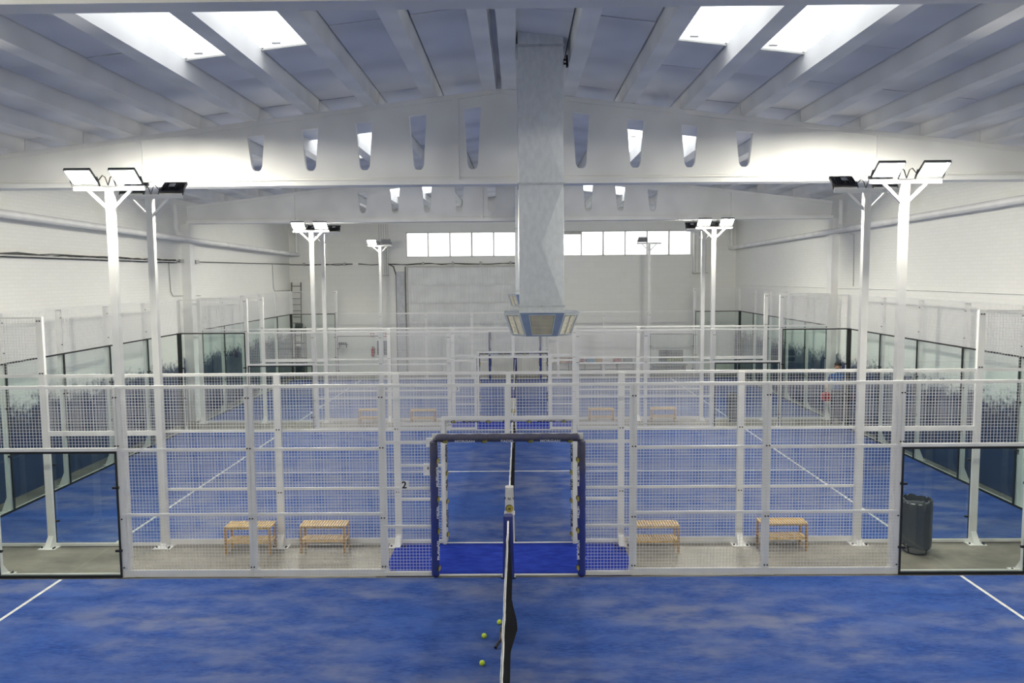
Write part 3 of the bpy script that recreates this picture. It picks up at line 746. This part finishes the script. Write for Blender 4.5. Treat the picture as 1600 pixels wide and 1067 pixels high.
# ------------------------------------------------------------------ ventilation ducts with octagonal diffusers
def duct(xc, yc, label):
    root = thing('air_duct', label, 'duct', (xc, yc, 0), 'hanging ventilation ducts')
    hw = .345
    for zi, (z0, z1) in enumerate(((4.18, 6.07), (6.07, 8.14), (8.14, zr(xc) + .30))):
        mb = MB(); o = .024 if zi < 2 else .002
        for (ax, ay) in ((0, -1), (1, 0), (0, 1), (-1, 0)):
            tx, ty = -ay, ax; c = (ax * hw, ay * hw)
            zt = [z1, z1]
            v = [(c[0] - tx * hw, c[1] - ty * hw, z0), (c[0] + tx * hw, c[1] + ty * hw, z0), (c[0] + tx * hw, c[1] + ty * hw, z1), (c[0] - tx * hw, c[1] - ty * hw, z1), (c[0] + ax * o, c[1] + ay * o, (z0 + z1) / 2)]
            mb.add(v, [(0, 1, 4), (1, 2, 4), (2, 3, 4), (3, 0, 4)])
        mb.build('duct_section', 'galv', root)
        fl = MB().box(-hw - .022, hw + .022, -hw - .022, -hw, z0 - .015, z0 + .015).box(-hw - .022, hw + .022, hw, hw + .022, z0 - .015, z0 + .015).box(-hw - .022, -hw, -hw, hw, z0 - .015, z0 + .015).box(hw, hw + .022, -hw, hw, z0 - .015, z0 + .015)
        f = fl.build('flange', 'diffuser_grey', root)
        MB().tube([(0, -hw - .022, z0), (0, -hw - .04, z0)], .016, 8).build('bolt', 'alu', f)
    # plenum and diffuser
    MB().box(-hw - .005, hw + .005, -hw - .005, hw + .005, 4.085, 4.165).build('collar', 'galv', root)
    def octa(w, c, z): return [(x, y, z) for x, y in ((-w + c, -w), (w - c, -w), (w, -w + c), (w, w - c), (w - c, w), (-w + c, w), (-w, w - c), (-w, -w + c))]
    A, Bm = octa(.59, .25, 4.085), octa(.465, .225, 3.715)
    MB().add(A, [tuple(range(8))]).build('top_plate', 'diffuser_grey', root)
    MB().add(Bm, [tuple(range(7, -1, -1))]).build('bottom_plate', 'diffuser_grey', root)
    for i in range(8):
        a0, a1, b0_, b1 = Vector(A[i]), Vector(A[(i + 1) % 8]), Vector(Bm[i]), Vector(Bm[(i + 1) % 8])
        nrm = (a1 - a0).cross(b0_ - a0).normalized(); cen = (a0 + a1 + b0_ + b1) / 4
        if nrm.dot(cen - Vector((0, 0, 3.9))) < 0: nrm = -nrm
        def Q(u, v, w=0): return tuple(a0.lerp(a1, u).lerp(b0_.lerp(b1, u), v) + nrm * w)
        fmat = 'diffuser_blue'
        m = .2 if i % 2 == 0 else .10
        # facet with an opening, dark inside, frame and horizontal louvres
        mb = MB()
        us = (0, m, 1 - m, 1); vs_ = (0, .09, .93, 1)
        for p in range(3):
            for q in range(3):
                if p == 1 and q == 1: continue
                mb.add([Q(us[p], vs_[q]), Q(us[p + 1], vs_[q]), Q(us[p + 1], vs_[q + 1]), Q(us[p], vs_[q + 1])], [(0, 1, 2, 3)])
        fc = mb.build('diffuser_face', fmat if i % 2 == 0 else 'diffuser_grey', root)
        MB().add([Q(m, .09, -.05), Q(1 - m, .09, -.05), Q(1 - m, .93, -.05), Q(m, .93, -.05)], [(0, 1, 2, 3)]).build('cavity', 'dark_inside', fc)
        for (p, q) in (((m, .09), (1 - m, .09)), ((m, .93), (1 - m, .93)), ((m, .09), (m, .93)), ((1 - m, .09), (1 - m, .93)), ((.5, .09), (.5, .93))):
            MB().bar(Q(*p, .004), Q(*q, .004), .012 if p[0] != .5 else .006, .012).build('grille_frame', 'diffuser_grey', fc)
        for j in range(15):
            v = .12 + (.90 - .12) * j / 14
            p0, p1, p2, p3 = Q(m + .02, v, .0), Q(1 - m - .02, v, .0), Q(1 - m - .02, v - .024, -.008), Q(m + .02, v - .024, -.008)
            MB().add([p0, p1, p2, p3], [(0, 1, 2, 3)]).build('louvre', 'louvre', fc)
    return root
duct(.545, 12.6, 'galvanised square air duct with octagonal louvred diffuser hanging in front')
duct(.44, 24.2, 'rear galvanised air duct mostly hidden behind the front duct')
eq = MB().box(.98, 1.04, 13.0, 13.1, 8.02, 8.2).box(.90, .98, 13.02, 13.06, 8.06, 8.08).box(.90, .98, 13.02, 13.06, 8.12, 8.14).build('duct_bracket', 'black_metal')
tag(eq, 'small black bracket fixed beside the top of the front duct', 'bracket')

# ------------------------------------------------------------------ wall services
def bend(pts, r, name, mat, label, cat, n=10):
    o = MB().tube(pts, r, n).build(name, mat, smooth=True); tag(o, label, cat); return o
bend([(-10.148, y, 5.977 - .01355 * (y - 15.7)) for y in (-3, 5, 15, 25, 36.9)], .085, 'drain_pipe', 'pipe', 'fat white drain pipe sloping along the left brick wall', 'pipe')
bend([(10.048, y, 6.065 - .011 * (y - 15.55)) for y in (-3, 5, 15, 25, 36.9)], .085, 'drain_pipe', 'pipe', 'fat white drain pipe sloping along the right brick wall', 'pipe')
bend([(-10.33, 24.2, 6.9), (-10.33, 24.2, 6.15), (-10.3, 24.26, 6.02), (-10.24, 24.4, 5.93)], .07, 'down_pipe', 'pipe', 'short white downpipe bending into the drain pipe on left wall', 'pipe')
bend([(10.16, 24.6, 6.9), (10.16, 24.6, 6.2), (10.14, 24.55, 6.1), (10.12, 24.45, 6.04)], .07, 'down_pipe', 'pipe', 'short white downpipe bending into the drain pipe on right wall', 'pipe')
bend([(-10.2, YB - .16, 7.14), (-10.2, YB - .16, 5.73)], .06, 'down_pipe', 'pipe', 'white downpipe in the back left corner', 'pipe')
bend([(10.1, YB - .16, 7.14), (10.1, YB - .16, 5.87)], .06, 'down_pipe', 'pipe', 'white downpipe in the back right corner', 'pipe')
ct = thing('cable_tray', 'grey cable tray with loose dark cables along the left wall', 'cable tray', (WL + .012, 0, 5.2))
MB().box(0, .09, -3, 24.6, -.075, -.055).box(.08, .09, -3, 24.6, -.075, -.02).build('tray', 'tray', ct)
for c in range(4):
    rnd = random.Random(c); pts = [(.03 + .015 * c, -3 + i * .6, rnd.uniform(-.04, .035)) for i in range(47)]
    MB().tube(pts, .011, 5).build('cable', 'cable', ct, True)
MB().tube([(.03, 24.6, -.02), (.03, 30, .01), (.03, 36.9, .06)], .018, 6).build('conduit', 'cable', ct, True)
for y, w in ((24.9, .35), (25.75, .12), (26.1, .25)): MB().box(.0, .08, y, y + w, -.06, .05).build('junction_box', 'tray', ct)
bend([(WL + .02, 24.2, 5.15), (WL + .02, 24.25, 4.25), (WL + .02, 24.4, 4.1), (WL + .02, 26.5, 4.06)], .014, 'wall_conduit', 'tray', 'thin grey conduit dropping from the cable tray on left wall', 'conduit', 6)
bend([(WL + .02, 34.4, 5.2), (WL + .02, 34.45, 4.2), (WL + .02, 34.6, 4.05), (WL + .02, 36.9, 4.03)], .014, 'wall_conduit', 'tray', 'thin grey conduit dropping near the back left corner', 'conduit', 6)
bend([(WR - .02, -3, 4.2), (WR - .02, 20, 4.2), (WR - .02, 36.9, 4.12)], .012, 'wall_conduit', 'pipe', 'thin white conduit running level along the right brick wall', 'conduit', 6)
bend([(WR - .02, 24.3, 5.85), (WR - .02, 24.0, 5.82), (WR - .02, 23.95, 4.25)], .012, 'wall_conduit', 'tray', 'thin conduit dropping beside the column on right wall', 'conduit', 6)
cb = thing('cable_run', 'dark cables strung across the back wall above the rolling door', 'cable', (0, YB - .02, 5.24))
for c in range(2):
    rnd = random.Random(c + 9); pts = [(WL + .05 + i * .55, -.03 - .02 * c, rnd.uniform(-.05, .03) - .0012 * i) for i in range(22)]
    MB().tube(pts, .016, 5).build('cable', 'cable', cb, True)
for x in (-9.9, -8.0, -4.3, -2.9, -1.6, -.2): MB().box(x - .05, x + .05, -.07, 0, -.08, .08).build('clip', 'tray', cb)
MB().box(-7.6, -7.35, -.08, 0, -.08, .07).build('junction_box', 'white_sign', cb)
bend([(-5.95, YB - .03, 5.24), (-5.7, YB - .03, 5.1), (-5.58, YB - .03, 4.7), (-5.58, YB - .03, 0.05)], .028, 'door_cable', 'cable', 'thick black cable dropping left of the rolling door', 'cable', 8)

# ------------------------------------------------------------------ back wall furniture
DX0, DX1 = -5.04, 1.47
dr = struct(MB().box(DX0 - .08, DX0, YB - .12, YB, 0, 5.12).box(DX1, DX1 + .08, YB - .12, YB, 0, 5.12).box(DX0 - .08, DX1 + .08, YB - .10, YB, 5.06, 5.14).build('door_1', 'frame_grey'))
MB().box(DX0 - .12, DX0 - .07, YB - .13, YB - .02, 0, 5.10).build('guide_rail', 'cable', dr)
def section():
    h = .843; mb = MB(); nr = int((DX1 - DX0) / .13)
    mb.box(0, DX1 - DX0, .0, .03, .006, h - .006)
    for i in range(nr):
        x = .065 + i * .13; mb.add([(x - .045, 0, .02), (x + .045, 0, .02), (x + .03, -.018, .02), (x - .03, -.018, .02), (x - .045, 0, h - .02), (x + .045, 0, h - .02), (x + .03, -.018, h - .02), (x - .03, -.018, h - .02)],
                                   [(0, 4, 7, 3), (3, 7, 6, 2), (2, 6, 5, 1), (0, 3, 2, 1), (4, 5, 6, 7)])
    return mb.mesh('door_section', 'door_paint')
sm = section()
for i in range(6): place('door_section', sm, dr, (DX0, YB - .06, i * .843))
pl = MB().box(-5.57, -5.17, YB - .10, YB - .005, .0, 4.88).build('door_counterweight_box', 'box_grey'); tag(pl, 'tall narrow pale box standing left of the rolling door', 'box')
for x0, x1, lab in ((-6.37, -5.94, 'narrow boxed shaft hanging on back wall left of the windows'), (8.34, 8.98, 'narrow boxed shaft hanging on back wall right of the windows')):
    b = thing('wall_shaft', lab, 'shaft', (0, YB, 0))
    MB().box(x0, x1, -.22, -.005, 4.72, 7.15).build('panel', 'wall_block', b)
    for k in range(4):
        x = x0 + (x1 - x0) * (k + .5) / 4; MB().box(x - .012, x + .012, -.235, -.22, 4.75, 7.1).build('batten', 'frame_grey', b)
    MB().box(x0 - .02, x1 + .02, -.24, -.005, 4.68, 4.72).build('bottom_board', 'frame_grey', b)
ld = thing('ladder', 'dark metal ladder leaning on the back wall in the left corner', 'ladder', (-10.30, YB - .35, 0))
for x in (-.22, .22): MB().bar((x, 0, .01), (x, .30, 4.40), .04, .05).build('stile', 'ladder', ld)
for k in range(15):
    t = (k + .6) / 15.2; MB().bar((-.2, .30 * t, 4.4 * t), (.2, .30 * t, 4.4 * t), .03, .03).build('rung', 'ladder', ld)
tq = thing('tool_trolley', 'tall dark metal trolley standing in the back left corner', 'trolley', (-9.95, 36.0, 0))
for x in (-.24, .24):
    for y in (-.15, .15): MB().bar((x, y, .08), (x, y, 2.35), .05, .05).build('upright', 'ladder', tq)
for z in (.12, .9, 1.6, 2.2): MB().box(-.26, .26, -.17, .17, z, z + .04).build('shelf', 'dark_board', tq)
MB().tube([(-.15, -.05, 2.42), (.15, -.05, 2.42)], .12, 10).build('roll', 'dark_board', tq, True)
MB().box(-.22, .05, -.14, .12, .95, 1.45).build('crate', 'dark_board', tq); MB().box(-.18, .2, -.14, .12, .18, .7).build('crate', 'dark_board', tq)
for x in (-.22, .22):
    MB().tube([(x, -.15, .045), (x + .03, -.15, .045)], .045, 10).build('wheel', 'black_metal', tq, True); MB().tube([(x, .15, .045), (x + .03, .15, .045)], .045, 10).build('wheel', 'black_metal', tq, True)
ex = thing('fire_extinguisher', 'red fire extinguisher hung low on the back wall', 'extinguisher', (-6.75, YB - .10, .88))
MB().tube([(0, 0, 0), (0, 0, .02), (0, 0, .34), (0, 0, .40), (0, 0, .43)], [.07, .075, .075, .04, .02], 14).build('cylinder', 'red', ex, True)
MB().box(-.05, .05, -.02, .02, .43, .47).build('valve', 'black_metal', ex); MB().tube([(.04, 0, .45), (.10, -.02, .40), (.09, -.02, .12)], .012, 6).build('hose', 'black_metal', ex, True)
MB().box(-.04, .04, .06, .10, .15, .25).build('bracket', 'black_metal', ex)
for x, lab in ((-6.78, 'small red sign above the fire extinguisher'), (-6.2, 'small red sign above the dark wall cabinet')):
    s = thing('safety_sign', lab, 'sign', (x, YB - .012, 1.90)); MB().box(-.1, .1, 0, .01, -.1, .1).build('plate', 'red', s); MB().box(-.04, .04, -.004, 0, -.06, .06).build('pictogram', 'white_sign', s)
bd = thing('wall_cabinet', 'small dark cabinet on the back wall beside the extinguisher', 'cabinet', (-6.3, YB - .12, .95))
MB().box(-.23, .23, 0, .12, 0, .66).build('body', 'dark_board', bd); MB().box(-.2, .2, -.012, 0, .03, .63).build('door', 'dark_board', bd)
hk = thing('wall_shelf', 'small dark wall shelf near the left end of the back wall', 'shelf', (-8.4, YB - .2, 1.44))
MB().box(0, .47, 0, .195, 0, .03).build('board', 'dark_board', hk)
for x in (.06, .38): MB().box(x, x + .03, .04, .195, -.14, 0).build('bracket', 'dark_board', hk)
for i in range(4): MB().box(.04 + i * .1, .11 + i * .1, .04, .14, .03, .12).build('tin', 'dark_board', hk)
# low rack with coloured crates
rk2 = thing('low_rack', 'long low metal rack against the back wall under coloured crates', 'rack', (1.75, 36.6, 0))
for x in [i * .76 for i in range(6)]:
    for y in (0, .32): MB().bar((x, y, 0.002), (x, y, .50), .035, .035).build('leg', 'grey_bench', rk2)
MB().box(-.02, 3.84, -.02, .34, .50, .525).build('top', 'grey_bench', rk2); MB().box(-.02, 3.84, -.02, .34, .20, .22).build('lower_shelf', 'grey_bench', rk2)
for x, w, c, lab in ((.05, .2, 'tan', 'small tan crate at the left end of the low rack'), (.36, .28, 'orange', 'orange crate on the low rack near its left end'), (.68, .46, 'brick', 'wide brick-red crate on the low rack'),
                     (1.28, .2, 'crimson', 'small dull red crate on the low rack left of the blue one'), (1.60, .38, 'sky', 'light blue crate on the low rack'), (2.02, .36, 'gold', 'golden yellow crate on the low rack'),
                     (2.88, .36, 'crimson', 'crimson crate on the right half of the low rack'), (3.34, .40, 'slate', 'slate grey crate at the right end of the low rack')):
    t = thing('storage_crate', lab, 'crate', (1.75 + x, 36.62, .527), 'crates on the low rack')
    MB().box(0, w, 0, .28, 0, .015).box(0, w, 0, .012, .015, .22).box(0, w, .268, .28, .015, .22).box(0, .012, .012, .268, .015, .22).box(w - .012, w, .012, .268, .015, .22).build('tub', 'crate_' + c, t)
    MB().box(-.01, w + .01, -.014, .294, .205, .232).build('rim', 'crate_' + c, t)
db = thing('display_board', 'dark display board with yellow-green band low on the back wall', 'board', (6.78, YB - .05, .52))
MB().box(0, 1.15, 0, .04, 0, .55).build('panel', 'dark_board', db)
for i in range(6): MB().box(.38 + i * .125, .47 + i * .125, -.012, 0, .04, .15).build('card', 'green_yellow', db)
MB().box(0, 1.15, -.008, 0, .17, .26).build('pale_band', 'wall_block', db)
gb = thing('grey_bench', 'long grey bench standing under the dark display board', 'bench', (6.3, 36.3, 0))
MB().box(0, 1.7, 0, .4, .42, .47).build('seat', 'grey_bench', gb)
for x in (.08, 1.56): MB().box(x, x + .06, .03, .37, .002, .42).build('leg', 'grey_bench', gb)
MB().box(.14, 1.56, .18, .21, .12, .38).build('panel', 'grey_bench', gb)
mk = thing('wall_marking', 'dark arrow marking on the back wall right of the rolling door', 'marking', (1.6, YB - .008, 1.54))
for i, x in enumerate((.0, .1, .19)): MB().box(x, x + .07, 0, .006, -.10 + .02 * i, .10 - .03 * i).build('block', 'tray', mk)
MB().add([(.28, 0, -.05), (.28, 0, .05), (.40, 0, 0), (.28, .006, -.05), (.28, .006, .05), (.40, .006, 0)], [(0, 2, 1), (3, 4, 5), (0, 1, 4, 3), (1, 2, 5, 4), (2, 0, 3, 5)]).build('arrow_head', 'tray', mk)

# ------------------------------------------------------------------ number plates
for y, t, lab in ((Y1 - .014, '2', 'white number plate 2 on the nearest fence left of its doorway'), (Y3 - .014, '3', 'white number plate 3 on the fence beyond the middle court')):
    p = thing('number_plate', lab, 'number plate', (-1.594 if t == '2' else -1.69, y, 1.46 if t == '2' else 1.27))
    MB().box(-.07, .07, -.004, .004, -.07, .07).build('plate', 'white_sign', p); letter(p, t, .15, 'ink', (0, -.006, 0), (PI / 2, 0, 0))
jb = thing('junction_box', 'small white box on the nearest fence beside the left pad', 'box', (-1.24, Y1 + .02, 1.62))
MB().box(-.055, .055, -.06, 0, 0, .17).build('case', 'white_sign', jb); MB().box(.01, .03, -.064, -.06, .09, .13).build('knob', 'ink', jb)
jb2 = thing('corner_bracket', 'white corner plate above the left pad of the nearest doorway', 'bracket', (-1.2, Y1 + .02, 2.06))
MB().box(-.05, .06, -.05, 0, 0, .13).build('plate', 'white_sign', jb2)

# ------------------------------------------------------------------ person in the rear walkway
def person(loc, rz, label):
    root = thing('person', label, 'person', loc, None, rz)
    S = 1.08
    J = {}; E = []; RAD = {}
    def v(n, p, r): J[n] = Vector(p) * S; RAD[n] = r * S
    v('pel', (0, 0, .96), .13); v('bel', (0, 0, 1.10), .125); v('che', (0, 0, 1.30), .145); v('nk0', (0, .01, 1.47), .07); v('nk', (0, 0, 1.53), .055)
    v('hd0', (0, -.01, 1.60), .075); v('hd1', (0, -.005, 1.68), .088); v('hd2', (0, .0, 1.745), .06); v('nose', (0, -.11, 1.645), .012)
    E += [('pel', 'bel'), ('bel', 'che'), ('che', 'nk0'), ('nk0', 'nk'), ('nk', 'hd0'), ('hd0', 'hd1'), ('hd1', 'hd2'), ('hd0', 'nose')]
    for s, t in ((-1, 'l'), (1, 'r')):
        v('sh' + t, (s * .18, 0, 1.42), .062); v('el' + t, (s * .25, .02, 1.14), .045); up = .22 if s < 0 else 0; v('wr' + t, (s * .24, -.10 - up * .6, .93 + up), .03); v('pa' + t, (s * .235, -.13 - up * .8, .87 + up * 1.1), .03)
        E += [('che', 'sh' + t), ('sh' + t, 'el' + t), ('el' + t, 'wr' + t), ('wr' + t, 'pa' + t)]
        for i, (dx, ln) in enumerate(((-.03, .075), (-.01, .085), (.01, .08), (.03, .065))):
            v('f%d%s' % (i, t), (s * .235 + dx * .4, -.14 + dx * .8 - up * .8, .87 - ln * .6 + up * 1.1), .009); v('g%d%s' % (i, t), (s * .225 + dx * .4, -.15 + dx * .8 - up * .8, .87 - ln + up * 1.1), .008)
            E += [('pa' + t, 'f%d%s' % (i, t)), ('f%d%s' % (i, t), 'g%d%s' % (i, t))]
        v('th' + t, (s * .21, -.165 - up * .8, .86 + up * 1.1), .01); E.append(('wr' + t, 'th' + t))
        v('hi' + t, (s * .09, 0, .90), .09); v('kn' + t, (s * .10, -.01, .50), .062); v('an' + t, (s * .10, .02, .09), .042); v('to' + t, (s * .115, -.15, .04), .035)
        E += [('pel', 'hi' + t), ('hi' + t, 'kn' + t), ('kn' + t, 'an' + t), ('an' + t, 'to' + t)]
    names = list(J); me = bpy.data.meshes.new('body'); me.from_pydata([J[n] for n in names], [(names.index(a), names.index(b)) for a, b in E], [])
    ob = bpy.data.objects.new('body_tmp', me); COL.objects.link(ob)
    md = ob.modifiers.new('skin', 'SKIN'); md.use_smooth_shade = True; md.branch_smoothing = .4
    for i, n in enumerate(names):
        sv = me.skin_vertices[0].data[i]; sv.radius = (RAD[n], RAD[n]); sv.use_root = (n == 'pel')
    sb = ob.modifiers.new('sub', 'SUBSURF'); sb.levels = 2; sb.render_levels = 2
    dg = bpy.context.evaluated_depsgraph_get(); nm = bpy.data.meshes.new_from_object(ob.evaluated_get(dg)); bpy.data.objects.remove(ob)
    nm.materials.clear()
    for m_ in ('skin', 'shirt', 'trousers', 'shoe'): nm.materials.append(M[m_])
    zmin = min(vv.co.z for vv in nm.vertices)
    for vv in nm.vertices: vv.co.z -= zmin
    for p in nm.polygons:
        z = p.center.z / S; x = abs(p.center.x) / S; p.use_smooth = True
        p.material_index = 3 if z < .09 else 2 if (z < .98 and x < .19) else 1 if (z < 1.50 and (x < .2 or z > 1.15)) else 0
    body = place('body', nm, root)
    zt = 1.80 * S
    bm = bmesh.new(); bmesh.ops.create_uvsphere(bm, u_segments=16, v_segments=10, radius=.098 * S)
    bmesh.ops.delete(bm, geom=[q for q in bm.verts if q.co.z < -.01 - .06 * (q.co.y > .02)], context='VERTS')
    hm = bpy.data.meshes.new('hair'); bm.to_mesh(hm); bm.free(); hm.materials.append(M['hair']); place('hair', hm, body, (0, .012, 1.70 * S - zmin))
    for s in (-1, 1):
        MB().tube([(s * .035 * S, -.088 * S, 1.675 * S - zmin), (s * .035 * S, -.098 * S, 1.675 * S - zmin)], .011, 8).build('eye', 'ink', body)
        MB().box(s * .088 * S - .012, s * .088 * S + .012, -.012, .02, 1.62 * S - zmin, 1.68 * S - zmin).build('ear', 'skin', body)
    MB().box(-.025, .025, -.098 * S, -.09 * S, 1.588 * S - zmin, 1.596 * S - zmin).build('mouth', 'red', body)
    return root
person((10.02, 24.15, 0), -.5, 'person in a blue top and dark trousers standing by the right wall')
rb = thing('sports_bag', 'red bag held in the hand of the standing person', 'bag', (9.62, 23.98, .74))
MB().add([(x * w, y * w * .6, z) for z, w in ((0, .10), (.05, .13), (.22, .12), (.27, .06)) for x, y in ((-1, -1), (1, -1), (1, 1), (-1, 1))], [(i + r * 4, (i + 1) % 4 + r * 4, (i + 1) % 4 + r * 4 + 4, i + r * 4 + 4) for r in range(3) for i in range(4)] + [(3, 2, 1, 0), (12, 13, 14, 15)]).build('body', 'red', rb)
MB().tube([(-.05, 0, .27), (-.03, 0, .36), (.03, 0, .36), (.05, 0, .27)], .01, 6).build('handle', 'black_metal', rb, True)
